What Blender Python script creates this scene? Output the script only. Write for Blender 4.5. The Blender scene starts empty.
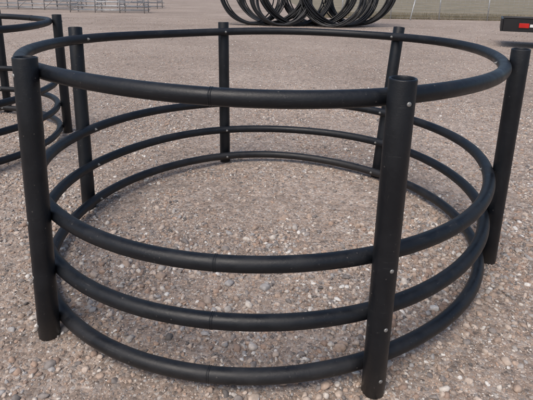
import bpy, math, random
import numpy as np
from mathutils import Matrix, Vector
random.seed(4); rng=np.random.default_rng(7)
scene=bpy.context.scene
scene.view_settings.view_transform='Standard'; scene.view_settings.look='None'; scene.view_settings.exposure=0

# ------------------------------------------------------------ camera
FPX=471.6; TH=0.263; RO=0.019; CH=1.445; PY=-80.5
F=np.array([0,math.cos(TH),-math.sin(TH)]);U=np.array([0,math.sin(TH),math.cos(TH)]);R=np.array([1.,0,0])
R2=math.cos(RO)*R+math.sin(RO)*U;U2=-math.sin(RO)*R+math.cos(RO)*U
cd=bpy.data.cameras.new("camera"); cam=bpy.data.objects.new("camera",cd); scene.collection.objects.link(cam)
M=Matrix.Identity(4)
for i in range(3):
    M[i][0]=R2[i];M[i][1]=U2[i];M[i][2]=-F[i]
M[2][3]=CH
cam.matrix_world=M
cd.sensor_width=36; cd.lens=36*FPX/533; cd.shift_y=PY/533; cd.clip_end=3000; cd.clip_start=.05
scene.camera=cam
def unproject(px,py,z):
    d=F+R2*(px-266.5)/FPX-U2*(py-(200+PY))/FPX
    t=(z-CH)/d[2]
    return np.array([d[0]*t,d[1]*t,z])

# ------------------------------------------------------------ helpers
def gz(x,y):
    return .007*np.sin(2.1*x+.7)*np.cos(1.7*y+.4)+.005*np.sin(4.3*x-2.9*y)+.003*np.cos(7.1*x+5.3*y)
def mesh_obj(name,V,Fc,mat,parent=None,smooth=True):
    me=bpy.data.meshes.new(name); me.from_pydata([tuple(map(float,v)) for v in V],[],Fc); me.update()
    if smooth: me.polygons.foreach_set("use_smooth",[True]*len(me.polygons))
    ob=bpy.data.objects.new(name,me); scene.collection.objects.link(ob)
    if mat: me.materials.append(mat)
    if parent: ob.parent=parent
    return ob
class MB:
    def __init__(s): s.V=[];s.F=[]
    def add(s,V,Fc):
        o=len(s.V); s.V+=[tuple(v) for v in V]; s.F+=[tuple(i+o for i in f) for f in Fc]
    def box(s,c,d,rz=0,b=0.0):
        hx,hy,hz=[q/2 for q in d]; ca,sa=math.cos(rz),math.sin(rz)
        b=min(b,hx*.9,hy*.9,hz*.9)
        if b<=0:
            V=[(x*hx,y*hy,z*hz) for z in(-1,1) for y in(-1,1) for x in(-1,1)]
            Fc=[(0,2,3,1),(4,5,7,6),(0,1,5,4),(2,6,7,3),(1,3,7,5),(0,4,6,2)]
        else:
            V=[];Fc=[]
            def ring(ix,iy,z): return [(-ix+b,-iy,z),(ix-b,-iy,z),(ix,-iy+b,z),(ix,iy-b,z),(ix-b,iy,z),(-ix+b,iy,z),(-ix,iy-b,z),(-ix,-iy+b,z)]
            V+=ring(hx-b,hy-b,-hz)+ring(hx,hy,-hz+b)+ring(hx,hy,hz-b)+ring(hx-b,hy-b,hz)
            for k in range(3):
                for i in range(8): Fc.append((k*8+i,k*8+(i+1)%8,k*8+8+(i+1)%8,k*8+8+i))
            Fc.append(tuple(range(7,-1,-1)));Fc.append(tuple(range(24,32)))
        s.add([(c[0]+x*ca-y*sa,c[1]+x*sa+y*ca,c[2]+z) for x,y,z in V],Fc)
    def tube(s,P,r,closed=False,n=12,ref=None):
        P=np.array(P,float); m=len(P)
        if closed: T=np.roll(P,-1,0)-np.roll(P,1,0)
        else: T=np.gradient(P,axis=0)
        T/=np.linalg.norm(T,axis=1)[:,None]
        if ref is None:
            ref=np.array([0,0,1.]) if abs(T[0][2])<.8 else np.array([1.,0,0])
        r=np.broadcast_to(np.asarray(r,float),(m,))
        A=np.cross(T,ref);A/=np.linalg.norm(A,axis=1)[:,None];B=np.cross(T,A)
        V=[]
        for i in range(m):
            for k in range(n):
                a=2*math.pi*k/n; V.append(P[i]+r[i]*(math.cos(a)*A[i]+math.sin(a)*B[i]))
        Fc=[]
        for i in range(m if closed else m-1):
            j=(i+1)%m
            for k in range(n):
                l=(k+1)%n; Fc.append((i*n+k,j*n+k,j*n+l,i*n+l))
        if not closed:
            Fc.append(tuple(range(n)));Fc.append(tuple(range(m*n-1,(m-1)*n-1,-1)))
        s.add(V,Fc)
    def lathe(s,base,top,prof,n=32):
        base=np.array(base,float);top=np.array(top,float);T=top-base;T/=np.linalg.norm(T)
        ref=np.array([1.,0,0]) if abs(T[0])<.8 else np.array([0,1.,0])
        A=np.cross(T,ref);A/=np.linalg.norm(A);B=np.cross(T,A)
        V=[];Fc=[]
        for r,t in prof:
            for k in range(n):
                a=-2*math.pi*k/n; V.append(base+T*t+r*(math.cos(a)*A+math.sin(a)*B))
        for i in range(len(prof)-1):
            for k in range(n):
                l=(k+1)%n; Fc.append((i*n+k,i*n+l,(i+1)*n+l,(i+1)*n+k))
        Fc.append(tuple(range(n-1,-1,-1)));Fc.append(tuple(range((len(prof)-1)*n,len(prof)*n)))
        s.add(V,Fc)
    def obj(s,name,mat,parent=None,smooth=True):
        return mesh_obj(name,s.V,s.F,mat,parent,smooth)

def newmat(name):
    m=bpy.data.materials.new(name); m.use_nodes=True; nt=m.node_tree; nt.nodes.clear()
    out=nt.nodes.new('ShaderNodeOutputMaterial'); b=nt.nodes.new('ShaderNodeBsdfPrincipled')
    nt.links.new(b.outputs[0],out.inputs[0]); return m,nt,b
def N(nt,t,**kw):
    n=nt.nodes.new(t)
    for k,v in kw.items():
        if k.startswith('i_'):
            key=k[2:]; key=int(key) if key.isdigit() else key.replace('_',' ')
            n.inputs[key].default_value=v
        else: setattr(n,k,v)
    return n
def ramp(nt,stops,interp='LINEAR'):
    n=nt.nodes.new('ShaderNodeValToRGB'); cr=n.color_ramp; cr.interpolation=interp
    while len(cr.elements)<len(stops): cr.elements.new(.5)
    for e,(p,c) in zip(cr.elements,stops):
        e.position=p; e.color=(*c,1) if len(c)==3 else c
    return n
def mix(nt,fac,a,b,blend='MIX'):
    n=nt.nodes.new('ShaderNodeMix'); n.data_type='RGBA'; n.blend_type=blend
    for sock,v in ((n.inputs[0],fac),(n.inputs[6],a),(n.inputs[7],b)):
        if hasattr(v,'is_output'): nt.links.new(v,sock)
        elif isinstance(v,(int,float)): sock.default_value=v
        else: sock.default_value=(*v,1)
    return n.outputs[2]
def simple(name,col,rough,metal=0,var=.25,scale=8):
    m,nt,b=newmat(name); L=nt.links.new
    tc=N(nt,'ShaderNodeTexCoord'); no=N(nt,'ShaderNodeTexNoise',i_Scale=scale,i_Detail=6.)
    L(tc.outputs['Object'],no.inputs['Vector'])
    r=ramp(nt,[(.3,tuple(c*(1-var) for c in col)),(.7,tuple(min(1,c*(1+var)) for c in col))])
    L(no.outputs[0],r.inputs[0]); L(r.outputs[0],b.inputs['Base Color'])
    b.inputs['Roughness'].default_value=rough; b.inputs['Metallic'].default_value=metal
    return m

# black polyethylene pipe: dusty, scuffed
def pipe_mat():
    m,nt,b=newmat("black_poly_pipe"); L=nt.links.new
    tc=N(nt,'ShaderNodeTexCoord'); ge=N(nt,'ShaderNodeNewGeometry')
    n1=N(nt,'ShaderNodeTexNoise',i_Scale=7.,i_Detail=10.,i_Roughness=.7,i_Distortion=.4); L(tc.outputs['Object'],n1.inputs['Vector'])
    n2=N(nt,'ShaderNodeTexNoise',i_Scale=70.,i_Detail=5.,i_Roughness=.7); L(tc.outputs['Object'],n2.inputs['Vector'])
    n3=N(nt,'ShaderNodeTexNoise',i_Scale=320.,i_Detail=2.); L(tc.outputs['Object'],n3.inputs['Vector'])
    sep=N(nt,'ShaderNodeSeparateXYZ'); L(ge.outputs['Normal'],sep.inputs[0])
    up=N(nt,'ShaderNodeMapRange'); up.inputs['From Min'].default_value=-.5; L(sep.outputs[2],up.inputs['Value'])
    r1=ramp(nt,[(.42,(0,0,0)),(.66,(1,1,1))]); L(n1.outputs[0],r1.inputs[0])
    mu=N(nt,'ShaderNodeMath',operation='MULTIPLY'); L(up.outputs[0],mu.inputs[0]); L(r1.outputs[0],mu.inputs[1])
    mu2=N(nt,'ShaderNodeMath',operation='MULTIPLY',i_1=.26); L(mu.outputs[0],mu2.inputs[0])
    c=mix(nt,mu2.outputs[0],(.0040,.0056,.0085),(.05,.053,.058))
    # mud / dust specks
    vs=N(nt,'ShaderNodeTexVoronoi',i_Scale=55.); L(tc.outputs['Object'],vs.inputs['Vector'])
    svc=N(nt,'ShaderNodeSeparateColor'); L(vs.outputs['Color'],svc.inputs[0])
    ps=N(nt,'ShaderNodeMath',operation='GREATER_THAN',i_1=.92); L(svc.outputs[0],ps.inputs[0])
    ds=ramp(nt,[(.10,(1,1,1)),(.2,(0,0,0))]); L(vs.outputs['Distance'],ds.inputs[0])
    pp=N(nt,'ShaderNodeMath',operation='MULTIPLY'); L(ps.outputs[0],pp.inputs[0]); L(ds.outputs[0],pp.inputs[1])
    pq=N(nt,'ShaderNodeMath',operation='MULTIPLY',i_1=.30); L(pp.outputs[0],pq.inputs[0])
    c=mix(nt,pq.outputs[0],c,(.20,.18,.16))
    sp=ramp(nt,[(.64,(0,0,0)),(.72,(1,1,1))]); L(n2.outputs[0],sp.inputs[0])
    s2=N(nt,'ShaderNodeMath',operation='MULTIPLY',i_1=.35); L(sp.outputs[0],s2.inputs[0])
    c=mix(nt,s2.outputs[0],c,(.12,.115,.11))
    mp=N(nt,'ShaderNodeMapping'); mp.inputs['Scale'].default_value=(14,14,420); L(tc.outputs['Object'],mp.inputs['Vector'])
    ns=N(nt,'ShaderNodeTexNoise',i_Scale=1.,i_Detail=3.,i_Roughness=.6); L(mp.outputs[0],ns.inputs['Vector'])
    sr=ramp(nt,[(.66,(0,0,0)),(.70,(1,1,1))]); L(ns.outputs[0],sr.inputs[0])
    sm=N(nt,'ShaderNodeMath',operation='MULTIPLY'); L(sr.outputs[0],sm.inputs[0]); L(r1.outputs[0],sm.inputs[1])
    sm2=N(nt,'ShaderNodeMath',operation='MULTIPLY',i_1=.45); L(sm.outputs[0],sm2.inputs[0])
    c=mix(nt,sm2.outputs[0],c,(.10,.10,.10))
    sep2=N(nt,'ShaderNodeSeparateXYZ'); L(ge.outputs['Position'],sep2.inputs[0])
    lo=N(nt,'ShaderNodeMapRange'); lo.inputs['From Min'].default_value=.11; lo.inputs['From Max'].default_value=0; lo.inputs['To Max'].default_value=.35
    L(sep2.outputs[2],lo.inputs['Value']); lm=N(nt,'ShaderNodeMath',operation='MULTIPLY'); L(lo.outputs[0],lm.inputs[0]); L(n1.outputs[0],lm.inputs[1])
    c=mix(nt,lm.outputs[0],c,(.15,.125,.105))
    L(c,b.inputs['Base Color'])
    rr=N(nt,'ShaderNodeMapRange'); rr.inputs['From Min'].default_value=.3; rr.inputs['From Max'].default_value=.7; rr.inputs['To Min'].default_value=.30; rr.inputs['To Max'].default_value=.60; L(n1.outputs[0],rr.inputs['Value']); L(rr.outputs[0],b.inputs['Roughness'])
    bp=N(nt,'ShaderNodeBump',i_Strength=.10,i_Distance=.002); L(n3.outputs[0],bp.inputs['Height'])
    bp2=N(nt,'ShaderNodeBump',i_Strength=.20,i_Distance=.005); L(n2.outputs[0],bp2.inputs['Height']); L(bp.outputs[0],bp2.inputs['Normal'])
    L(bp2.outputs[0],b.inputs['Normal'])
    b.inputs['Specular IOR Level'].default_value=.40
    return m
PIPE=pipe_mat()
STEEL=simple("galvanised_steel",(.38,.39,.40),.45,.5)
BOLT=simple("zinc_bolt",(.30,.30,.29),.5,.6)

# ------------------------------------------------------------ feeders
RP=.044; RR=.030; H=1.2; OFF=RP+RR-.003
ZR=[1.128,.541,.303,.068]
def periodic_interp(ang,val,q):
    B=lambda a: np.stack([np.ones_like(a),np.cos(a),np.sin(a),np.cos(2*a),np.sin(2*a),np.cos(3*(a-ang[0]))],1)
    c=np.linalg.solve(B(ang),val); return B(q)@c
def feeder(C,posts,seam):
    par=bpy.data.objects.new("round_hay_feeder",None); scene.collection.objects.link(par)
    par.empty_display_size=.3
    C=np.array(C)
    for i,(b,t) in enumerate(posts):
        mb=MB(); b=np.array(b,float); b[2]=gz(b[0],b[1])-.012; L=np.linalg.norm(t-b)
        mb.lathe(b,t,[(RP-.004,0),(RP,.004),(RP,.3),(RP,.6),(RP,.9),(RP,L-.004),(RP-.0012,L-.001),(RP-.004,L),(RP-.006,L),(RP-.0082,L-.003),(RP-.0085,L-.02),(RP-.0085,.25)],40)
        mb.obj("post_%d"%(i+1),PIPE,par)
    bolts=MB()
    for j,z in enumerate(ZR):
        pz=[b+(t-b)*((z-0)/H) for b,t in posts]
        d=np.array([[p[0]-C[0],p[1]-C[1]] for p in pz])
        ang=np.unwrap(np.arctan2(d[:,1],d[:,0])); rad=np.hypot(d[:,0],d[:,1])-OFF
        q=np.linspace(0,2*np.pi,240,endpoint=False)
        rr=periodic_interp(ang,rad,q)
        dz=.004*np.sin(2*q+j)+.003*np.sin(5*q+2*j)
        P=np.stack([C[0]+rr*np.cos(q),C[1]+rr*np.sin(q),z+dz],1)
        mb=MB(); mb.tube(P,RR,True,28); mb.obj("ring_%d"%(j+1),PIPE,par)
        k=seam+rng.normal()*.02; qq=np.array([k,k+.001])
        rk=periodic_interp(ang,rad,qq); zz=z+.004*np.sin(2*k+j)+.003*np.sin(5*k+2*j)
        c=np.array([C[0]+rk[0]*np.cos(k),C[1]+rk[0]*np.sin(k),zz]); tn=np.array([-math.sin(k),math.cos(k),0])
        mb=MB()
        for o in (-.0035,.0035):
            a=c+tn*(o-.003); mb.lathe(a,a+tn,[(RR-.003,0),(RR+.001,.001),(RR+.002,.003),(RR+.001,.005),(RR-.003,.006)],28)
        mb.obj("weld_bead_%d"%(j+1),PIPE,par)
        for p,a,r in zip(pz,ang,rad):
            e=np.array([math.cos(a),math.sin(a),0]); zc=z+.004*np.sin(2*a+j)+.003*np.sin(5*a+2*j)
            o=np.array([p[0],p[1],zc])+e*(RP-.001)
            bolts.lathe(o,o+e,[(.0078,0),(.0078,.0015),(.007,.003),(.005,.0042),(.002,.0047)],14)
            i2=np.array([p[0],p[1],zc])-e*(OFF+RR-.001)
            bolts.lathe(i2,i2-e,[(.0095,0),(.0095,.0015),(.009,.0017)],14)
            bolts.lathe(i2-e*.0015,i2-e,[(.0065,0),(.0065,.005),(.0055,.006)],6)
            bolts.lathe(i2-e*.007,i2-e,[(.0035,0),(.0035,.005),(.003,.006)],8)
    bolts.obj("bolts",BOLT,par)
    return par
tops=[(406,78),(24,57),(76,27),(223,22),(401,27),(521,49)]
bots=[(375,386),(48,335),(90,208),(225,161),None,(487,259)]
C=np.array([.01,2.683]); a0=-1.29
posts=[]
for k in range(6):
    t=unproject(*tops[k],H)
    a=a0-k*math.pi/3
    if bots[k]: b=unproject(*bots[k],0)
    else: b=np.array([C[0]+1.295*math.cos(a),C[1]+1.295*math.sin(a),0])
    am=np.array([C[0]+1.298*math.cos(a),C[1]+1.298*math.sin(a)])
    t[:2]=.85*t[:2]+.15*am; b[:2]=.85*b[:2]+.15*am
    posts.append((b,t))
feeder(C,posts,math.radians(-98.5))
A=unproject(68,132,0);B=unproject(9,112,0)
mid=(A+B)/2; dd=(B-A)[:2]; dd/=np.linalg.norm(dd); per=np.array([-dd[1],dd[0]])
C2=mid[:2]+per*1.298*math.cos(math.pi/6)
aA=math.atan2(A[1]-C2[1],A[0]-C2[0])
posts2=[]
for k in range(6):
    a=aA+k*math.pi/3; p=np.array([C2[0]+1.298*math.cos(a),C2[1]+1.298*math.sin(a),0]); t=p.copy(); t[2]=H; t[:2]+=rng.normal(size=2)*.008
    posts2.append((p,t))
feeder(C2,posts2,1.0)

# ------------------------------------------------------------ ground
def lines(a,b,near0,near1,step):
    L=list(np.arange(near0,near1,step)); x=near1; s=step
    while x<b: L.append(x); s*=1.25; x+=s
    L.append(b); x=near0; s=step
    while x>a:
        s*=1.25; x-=s; L.append(max(x,a))
    return np.array(sorted(set(L)))
xs=lines(-600,600,-5,5,.12); ys=lines(-300,900,-1,9,.12)
X,Y=np.meshgrid(xs,ys); fade=np.clip(1-(np.hypot(X,Y-4)-12)/15,0,1); Z=gz(X,Y)*fade
V=np.stack([X.ravel(),Y.ravel(),Z.ravel()],1); nx=len(xs)
Fc=[(j*nx+i,j*nx+i+1,(j+1)*nx+i+1,(j+1)*nx+i) for j in range(len(ys)-1) for i in range(nx-1)]
gm,nt,b=newmat("gravel_ground"); L=nt.links.new
tc=N(nt,'ShaderNodeTexCoord'); co=tc.outputs['Object']
nb=N(nt,'ShaderNodeTexNoise',i_Scale=.8,i_Detail=6.,i_Roughness=.6); L(co,nb.inputs['Vector'])
base=ramp(nt,[(.3,(.30,.24,.198)),(.5,(.375,.307,.258)),(.72,(.45,.38,.325))]); L(nb.outputs[0],base.inputs[0])
v1=N(nt,'ShaderNodeTexVoronoi',i_Scale=75.); L(co,v1.inputs['Vector'])
sx=N(nt,'ShaderNodeSeparateColor'); L(v1.outputs['Color'],sx.inputs[0])
cr=ramp(nt,[(0,(.13,.11,.10)),(.12,(.37,.29,.235)),(.35,(.42,.325,.26)),(.55,(.35,.315,.29)),(.7,(.51,.43,.37)),(.85,(.28,.215,.175)),(.95,(.66,.62,.57))],'CONSTANT'); L(sx.outputs[0],cr.inputs[0])
c=mix(nt,.6,base.outputs[0],cr.outputs[0])
v2=N(nt,'ShaderNodeTexVoronoi',i_Scale=22.); L(co,v2.inputs['Vector'])
sx2=N(nt,'ShaderNodeSeparateColor'); L(v2.outputs['Color'],sx2.inputs[0])
cr2=ramp(nt,[(0,(.5,.5,.5)),(1,(1.45,1.45,1.45))]); L(sx2.outputs[1],cr2.inputs[0])
c=mix(nt,.42,c,mix(nt,1.,c,cr2.outputs[0],'MULTIPLY'))
nf=N(nt,'ShaderNodeTexNoise',i_Scale=260.,i_Detail=4.); L(co,nf.inputs['Vector'])
rf=ramp(nt,[(.3,(.6,.6,.6)),(.7,(1.3,1.3,1.3))]); L(nf.outputs[0],rf.inputs[0])
c=mix(nt,.7,c,rf.outputs[0],'MULTIPLY')
np_=N(nt,'ShaderNodeTexNoise',i_Scale=.22,i_Detail=8.,i_Roughness=.65); L(co,np_.inputs['Vector'])
rp=ramp(nt,[(.35,(.80,.79,.78)),(.65,(1.1,1.1,1.1))]); L(np_.outputs[0],rp.inputs[0])
c=mix(nt,1.,c,rp.outputs[0],'MULTIPLY')
L(c,b.inputs['Base Color']); b.inputs['Roughness'].default_value=.9; b.inputs['Specular IOR Level'].default_value=.2
b1=N(nt,'ShaderNodeBump',i_Strength=.8,i_Distance=.005,invert=True); L(v1.outputs['Distance'],b1.inputs['Height'])
b2=N(nt,'ShaderNodeBump',i_Strength=.6,i_Distance=.012,invert=True); L(v2.outputs['Distance'],b2.inputs['Height']); L(b1.outputs[0],b2.inputs['Normal'])
b3=N(nt,'ShaderNodeBump',i_Strength=.5,i_Distance=.004); L(nf.outputs[0],b3.inputs['Height']); L(b2.outputs[0],b3.inputs['Normal'])
L(b3.outputs[0],b.inputs['Normal'])
mesh_obj("ground",V,Fc,gm)

# ------------------------------------------------------------ pebbles
pm,nt,b=newmat("pebble_stone"); L=nt.links.new
oi=N(nt,'ShaderNodeObjectInfo')
cols=[(0,(.40,.31,.25)),(.10,(.53,.44,.37)),(.20,(.33,.24,.19)),(.29,(.45,.42,.39)),(.38,(.28,.255,.24)),(.46,(.57,.48,.41)),(.55,(.45,.32,.245)),(.62,(.20,.185,.178)),(.68,(.40,.39,.385)),(.76,(.48,.37,.295)),(.82,(.66,.61,.55)),(.87,(.35,.29,.25)),(.915,(.12,.115,.113)),(.955,(.78,.76,.72))]
cr=ramp(nt,cols,'CONSTANT'); L(oi.outputs['Random'],cr.inputs[0])
tc=N(nt,'ShaderNodeTexCoord'); add=N(nt,'ShaderNodeVectorMath',operation='ADD'); L(tc.outputs['Object'],add.inputs[0]); L(oi.outputs['Random'],add.inputs[1])
n1=N(nt,'ShaderNodeTexNoise',i_Scale=1.8,i_Detail=6.,i_Roughness=.65); L(add.outputs[0],n1.inputs['Vector'])
rf=ramp(nt,[(.3,(.62,.61,.60)),(.7,(1.25,1.23,1.21))]); L(n1.outputs[0],rf.inputs[0])
c=mix(nt,.85,cr.outputs[0],rf.outputs[0],'MULTIPLY')
c=mix(nt,.10,c,(.39,.325,.275))
L(c,b.inputs['Base Color']); b.inputs['Roughness'].default_value=.75; b.inputs['Specular IOR Level'].default_value=.3
pcol=bpy.data.collections.new("pebble_shapes")
import bmesh
from mathutils import noise
for i in range(12):
    bm=bmesh.new(); bmesh.ops.create_icosphere(bm,subdivisions=2,radius=1)
    s=Vector((1,random.uniform(.6,.95),random.uniform(.4,.75)))
    planes=[(Vector((random.gauss(0,1),random.gauss(0,1),random.gauss(0,1))).normalized(),random.uniform(.5,.8)) for _ in range(7)]
    for v in bm.verts:
        for nrm,dd in planes:
            k=v.co.dot(nrm)-dd
            if k>0: v.co-=nrm*k*.92
        v.co*=1+.22*noise.noise(v.co*1.3+Vector((i*7.1,0,0)))
        v.co=Vector((v.co.x*s.x,v.co.y*s.y,v.co.z*s.z))
    me=bpy.data.meshes.new("pebble"); bm.to_mesh(me); bm.free()
    me.polygons.foreach_set("use_smooth",[True]*len(me.polygons)); me.materials.append(pm)
    pcol.objects.link(bpy.data.objects.new("pebble",me))
pts=[];scl=[]
def scatter(d,x0,x1,y0,y1,smin,smax,power,clump=0):
    n=int(d*(x1-x0)*(y1-y0))
    y=y0+(y1-y0)*rng.random(n); x=x0+(x1-x0)*rng.random(n)
    keep=np.abs(x)<(1.0+.68*np.maximum(y,0))
    if clump>0:
        v=np.array([noise.noise(Vector((a*1.1,bb*1.1,3.)))+.6*noise.noise(Vector((a*3.7,bb*3.7,8.))) for a,bb in zip(x,y)])
        keep&=rng.random(n)<np.clip(.5+clump*v,0.06,1)
    x=x[keep];y=y[keep]; s=smin*(smax/smin)**(rng.random(len(x))**power)
    z=gz(x,y)+s*.08
    pts.append(np.stack([x,y,z],1)); scl.append(s)
scatter(4200,-3,3,.8,3.0,.0028,.0060,1,0)
scatter(2300,-3.5,3.5,.8,3.6,.0060,.0130,1.2,1.1)
scatter(660,-3.5,3.5,.8,3.6,.012,.022,1.2,1.6)
scatter(130,-3.5,3.5,.8,3.0,.019,.033,1.3,1.6)
scatter(1300,-6,6,3.2,6.5,.006,.013,1.2,.8)
scatter(270,-6,6,3.6,6.5,.012,.022,1.6,1.6)
scatter(300,-11,11,6.5,13,.008,.017,1.4,.8)
scatter(30,-20,20,13,26,.012,.025,1.8,1.2)
P=np.concatenate(pts);S=np.concatenate(scl); n=len(P); print('pebbles',n)
me=bpy.data.meshes.new("gravel"); me.vertices.add(n); me.vertices.foreach_set("co",P.astype(np.float32).ravel())
a=me.attributes.new("scl",'FLOAT','POINT'); a.data.foreach_set("value",S.astype(np.float32))
rot=np.stack([rng.normal(0,.35,n),rng.normal(0,.35,n),rng.random(n)*6.283],1)
a=me.attributes.new("rot",'FLOAT_VECTOR','POINT'); a.data.foreach_set("vector",rot.astype(np.float32).ravel())
gob=bpy.data.objects.new("gravel",me); scene.collection.objects.link(gob)
ng=bpy.data.node_groups.new("scatter_gravel",'GeometryNodeTree')
ng.interface.new_socket("Geometry",in_out='INPUT',socket_type='NodeSocketGeometry'); ng.interface.new_socket("Geometry",in_out='OUTPUT',socket_type='NodeSocketGeometry')
gi=ng.nodes.new('NodeGroupInput');go=ng.nodes.new('NodeGroupOutput')
iop=ng.nodes.new('GeometryNodeInstanceOnPoints'); ci=ng.nodes.new('GeometryNodeCollectionInfo')
ci.inputs['Collection'].default_value=pcol; ci.inputs['Separate Children'].default_value=True; ci.inputs['Reset Children'].default_value=True
iop.inputs['Pick Instance'].default_value=True
na=ng.nodes.new('GeometryNodeInputNamedAttribute'); na.data_type='FLOAT'; na.inputs['Name'].default_value="scl"
nr=ng.nodes.new('GeometryNodeInputNamedAttribute'); nr.data_type='FLOAT_VECTOR'; nr.inputs['Name'].default_value="rot"
er=ng.nodes.new('FunctionNodeEulerToRotation')
GL=ng.links.new
GL(gi.outputs[0],iop.inputs['Points']);GL(ci.outputs[0],iop.inputs['Instance'])
GL(nr.outputs['Attribute'],er.inputs[0]);GL(er.outputs[0],iop.inputs['Rotation']);GL(na.outputs['Attribute'],iop.inputs['Scale'])
GL(iop.outputs[0],go.inputs[0])
md=gob.modifiers.new("scatter",'NODES'); md.node_group=ng

# ------------------------------------------------------------ pipe coils (background)
COILM=simple("black_coil_pipe",(.008,.009,.011),.42)
def coil(c,r,turns,yaw,lean,w,pr=.03):
    mb=MB(); n=np.array([math.sin(yaw)*math.cos(lean),-math.cos(yaw)*math.cos(lean),math.sin(lean)])
    h=np.cross([0,0,1.],n);h/=np.linalg.norm(h); u=np.cross(n,h)
    if u[2]<0:u=-u
    m=72
    for t in range(turns):
        rt=r*(1-.05*rng.random()-.045*(t%4)); off=(t/turns-.5)*w+rng.normal()*.02; cx=rng.normal()*.07; cz=rng.random()*.08
        q=np.linspace(0,2*np.pi,m,endpoint=False)
        rr=rt*(1+.03*np.sin(2*q+rng.random()*6))
        wob=.05*np.sin(q*2+rng.random()*6)
        Pp=np.array(c)+np.outer(rr*np.cos(q)+cx,h)+np.outer(rr*np.sin(q),u)+np.outer(off+wob,n)
        Pp[:,2]+=pr+cz-Pp[:,2].min()
        mb.tube(Pp,pr,True,8,ref=n)
    return mb
coils=[(-.75,22.2,1.55,18,.25,.25),(.2,22.9,1.75,18,-.2,.3),(1.25,22.3,1.9,20,.35,.25),(2.3,22.9,1.8,18,-.15,.3),(3.2,22.2,1.95,20,.3,.28),(4.25,22.9,1.7,16,-.45,.3),(.5,21.7,1.35,12,.1,.3),(2.9,21.6,1.45,12,-.25,.3)]
for x,y,r,t,yaw,lean in coils:
    coil((x,y,r*.99),r,t,yaw,lean,.6).obj("pipe_coil",COILM)

# ------------------------------------------------------------ steel panels / racks, upper left
def rack(cx,cy,w,d,h,rz,rows):
    par=bpy.data.objects.new("steel_pipe_rack",None); scene.collection.objects.link(par)
    ca,sa=math.cos(rz),math.sin(rz)
    T=lambda x,y,z:(cx+x*ca-y*sa,cy+x*sa+y*ca,z)
    mb=MB()
    nx=max(2,int(w/1.5))
    for i in range(nx+1):
        x=-w/2+w*i/nx
        for y in(-d/2,d/2): mb.tube([T(x,y,0),T(x,y,h)],.035,n=8)
        for k in range(2): mb.tube([T(x,-d/2,h*(.35+.6*k)),T(x,d/2,h*(.35+.6*k))],.03,n=8)
    mb.obj("frame",STEEL,par)
    mb=MB()
    for y in(-d/2,0,d/2):
        for k in range(rows):
            z=.15+(h-.2)*k/(rows-1)
            mb.tube([T(-w/2-.2+rng.random()*.1,y+.04,z),T(w/2+.2-rng.random()*.1,y+.04,z+rng.normal()*.02)],.025,n=8)
    for i in range(nx):
        x=-w/2+w*i/nx; mb.tube([T(x,-d/2-.06,.1),T(x+w/nx,-d/2-.06,h*.95)],.02,n=6)
    mb.obj("rails",STEEL,par)
rack(-10.3,31.5,4.6,1.6,1.5,.08,6)
rack(-16.2,34,5.5,1.8,1.7,-.05,7)
rack(-13.,40,8,2,1.6,.02,6)

# ------------------------------------------------------------ fence + grass strip, upper right
GALV=simple("fence_galvanised",(.42,.43,.43),.5,.3)
fy=29.5
par=bpy.data.objects.new("wire_fence",None); scene.collection.objects.link(par)
mb=MB(); xsF=np.arange(4.5,44,3.0)
for x in xsF:
    mb.tube([(x,fy+.02*x,-.05),(x+rng.normal()*.03,fy+.02*x,1.85)],.04,n=8)
mb.obj("posts",GALV,par)
mb=MB()
for z in np.linspace(.12,1.75,10):
    Pq=[]
    for i,x in enumerate(np.arange(4.5,44,1.5)): Pq.append((x,fy+.02*x-.045,z+(.0 if i%2==0 else -.01)))
    mb.tube(Pq,.005,n=4)
for x in np.arange(4.5,43.4,.3): mb.tube([(x,fy+.02*x-.05,.1),(x,fy+.02*x-.05,1.77)],.0035,n=4)
mb.tube([(4.5,fy+.09,1.83),(43.5,fy+.87,1.83)],.025,n=8)
mb.tube([(8.4,fy-.9,.0),(9.0,fy+.1,1.7)],.035,n=8)
mb.obj("wires",GALV,par)

gr,nt,b=newmat("dry_grass"); L=nt.links.new
tc=N(nt,'ShaderNodeTexCoord'); n1=N(nt,'ShaderNodeTexNoise',i_Scale=.35,i_Detail=9.,i_Roughness=.75); L(tc.outputs['Object'],n1.inputs['Vector'])
r=ramp(nt,[(.3,(.11,.10,.06)),(.5,(.21,.18,.12)),(.7,(.34,.28,.20))]); L(n1.outputs[0],r.inputs[0]); L(r.outputs[0],b.inputs['Base Color']); b.inputs['Roughness'].default_value=.9
xs_=np.concatenate([np.linspace(3.5,60,60),[200,500]]); ys_=np.concatenate([np.linspace(30.2,45,20),[80,200,700]])
V=[];nx=len(xs_)
for j,y in enumerate(ys_):
    for i,x in enumerate(xs_):
        yy=y+(.25*math.sin(x*1.3)+.02*x if j==0 else 0); V.append((x+(.5*math.sin(y*1.1) if i==0 else 0),yy,.012))
Fc=[(j*nx+i,j*nx+i+1,(j+1)*nx+i+1,(j+1)*nx+i) for j in range(len(ys_)-1) for i in range(nx-1)]
mesh_obj("grass_field",V,Fc,gr)
V=[];Fc=[]
for k in range(26000):
    x=3.5+rng.random()*26; y=29.6+rng.random()**1.6*8+.02*x
    hh=.06+.18*rng.random(); a=rng.random()*6.28; w=.012; lx,ly=rng.normal()*.06,rng.normal()*.06
    o=len(V); V+=[(x-w*math.cos(a),y-w*math.sin(a),0),(x+w*math.cos(a),y+w*math.sin(a),0),(x+lx,y+ly,hh)]; Fc.append((o,o+1,o+2))
mesh_obj("grass",V,Fc,gr,smooth=False)

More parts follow.
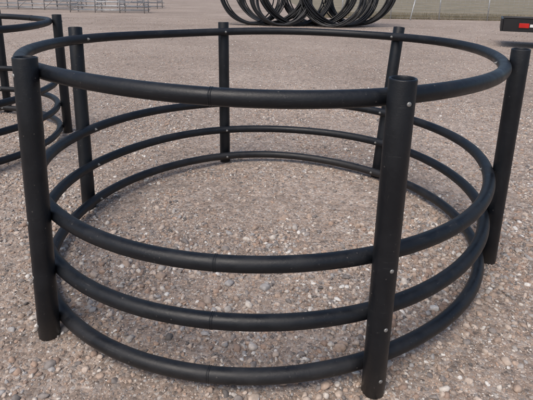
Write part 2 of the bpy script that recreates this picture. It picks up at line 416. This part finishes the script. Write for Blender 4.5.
# ------------------------------------------------------------ flatbed trailer at right edge
BLK=simple("black_painted_steel",(.010,.010,.012),.4)
RED=simple("red_lens",(.50,.015,.012),.25,var=.1); WOOD=simple("weathered_deck",(.05,.045,.04),.8); RUB=simple("tyre_rubber",(.02,.02,.02),.8); WHT=simple("white_decal",(.75,.75,.73),.5,var=.05)
par=bpy.data.objects.new("flatbed_trailer",None); scene.collection.objects.link(par)
tx,ty=6.83,14.0; TL=5.2; TW=2.0
mb=MB()
mb.box((TL/2,0,.66),(TL,.08,.36),b=.01); mb.box((TL/2,TW,.66),(TL,.08,.36),b=.01)
mb.box((-.03,TW/2,.66),(.06,TW+.08,.36),b=.01); mb.box((TL+.03,TW/2,.66),(.06,TW+.08,.36),b=.01)
for i in range(6): mb.box((.5+i*.85,TW/2,.6),(.06,TW-.09,.1))
mb.tube([(.0,-.02,.87),(TL,-.02,.87)],.03,n=10)
mb.tube([(TL,.3,.5),(TL+1.3,TW/2,.48)],.05,n=8);mb.tube([(TL,TW-.3,.5),(TL+1.3,TW/2,.48)],.05,n=8)
for wx in(2.4,3.2):
    mb.box((wx,-.17,.80),(.78,.26,.04),b=.01)
mb.obj("frame",BLK,par,False)
mb=MB()
for i in range(9): mb.box((TL/2,.16+i*.21,.80),(TL-.02,.195,.04),b=.004)
mb.obj("deck",WOOD,par,False)
mb=MB()
for wx in(2.4,3.2):
    for yy in(-.28,TW+.08): mb.lathe((wx,yy,.35),(wx,yy+.2,.35),[(.2,0),(.32,0),(.35,.03),(.35,.17),(.32,.2),(.2,.2)],28)
mb.obj("wheels",RUB,par)
mb=MB(); mb.box((.54,-.055,.66),(.26,.03,.13),b=.008); mb.box((3.9,-.055,.7),(.12,.03,.06),b=.008); mb.obj("tail_light",RED,par,False)
mb=MB(); mb.box((.73,-.045,.66),(.08,.012,.08)); mb.obj("reflector",WHT,par,False)
par.location=(tx,ty,0); par.rotation_euler=(0,0,math.radians(-25))

# ------------------------------------------------------------ light (overcast)
w=bpy.data.worlds.new("World"); scene.world=w; w.use_nodes=True; nt=w.node_tree
bg=nt.nodes['Background']; sky=nt.nodes.new('ShaderNodeTexSky'); sky.sky_type='NISHITA'; sky.sun_disc=False
el,az=math.radians(58),math.radians(-150)
sky.sun_elevation=el; sky.sun_rotation=az; sky.dust_density=4.0; sky.air_density=1.0
nt.links.new(sky.outputs[0],bg.inputs[0]); bg.inputs[1].default_value=.15
sd=bpy.data.lights.new("sun",'SUN'); sd.energy=1.5; sd.angle=math.radians(30); sd.color=(1,.95,.885)
so=bpy.data.objects.new("sun",sd); scene.collection.objects.link(so)
dirv=Vector((math.sin(az)*math.cos(el),math.cos(az)*math.cos(el),math.sin(el)))
so.rotation_euler=dirv.to_track_quat('Z','Y').to_euler(); so.location=(0,0,20)
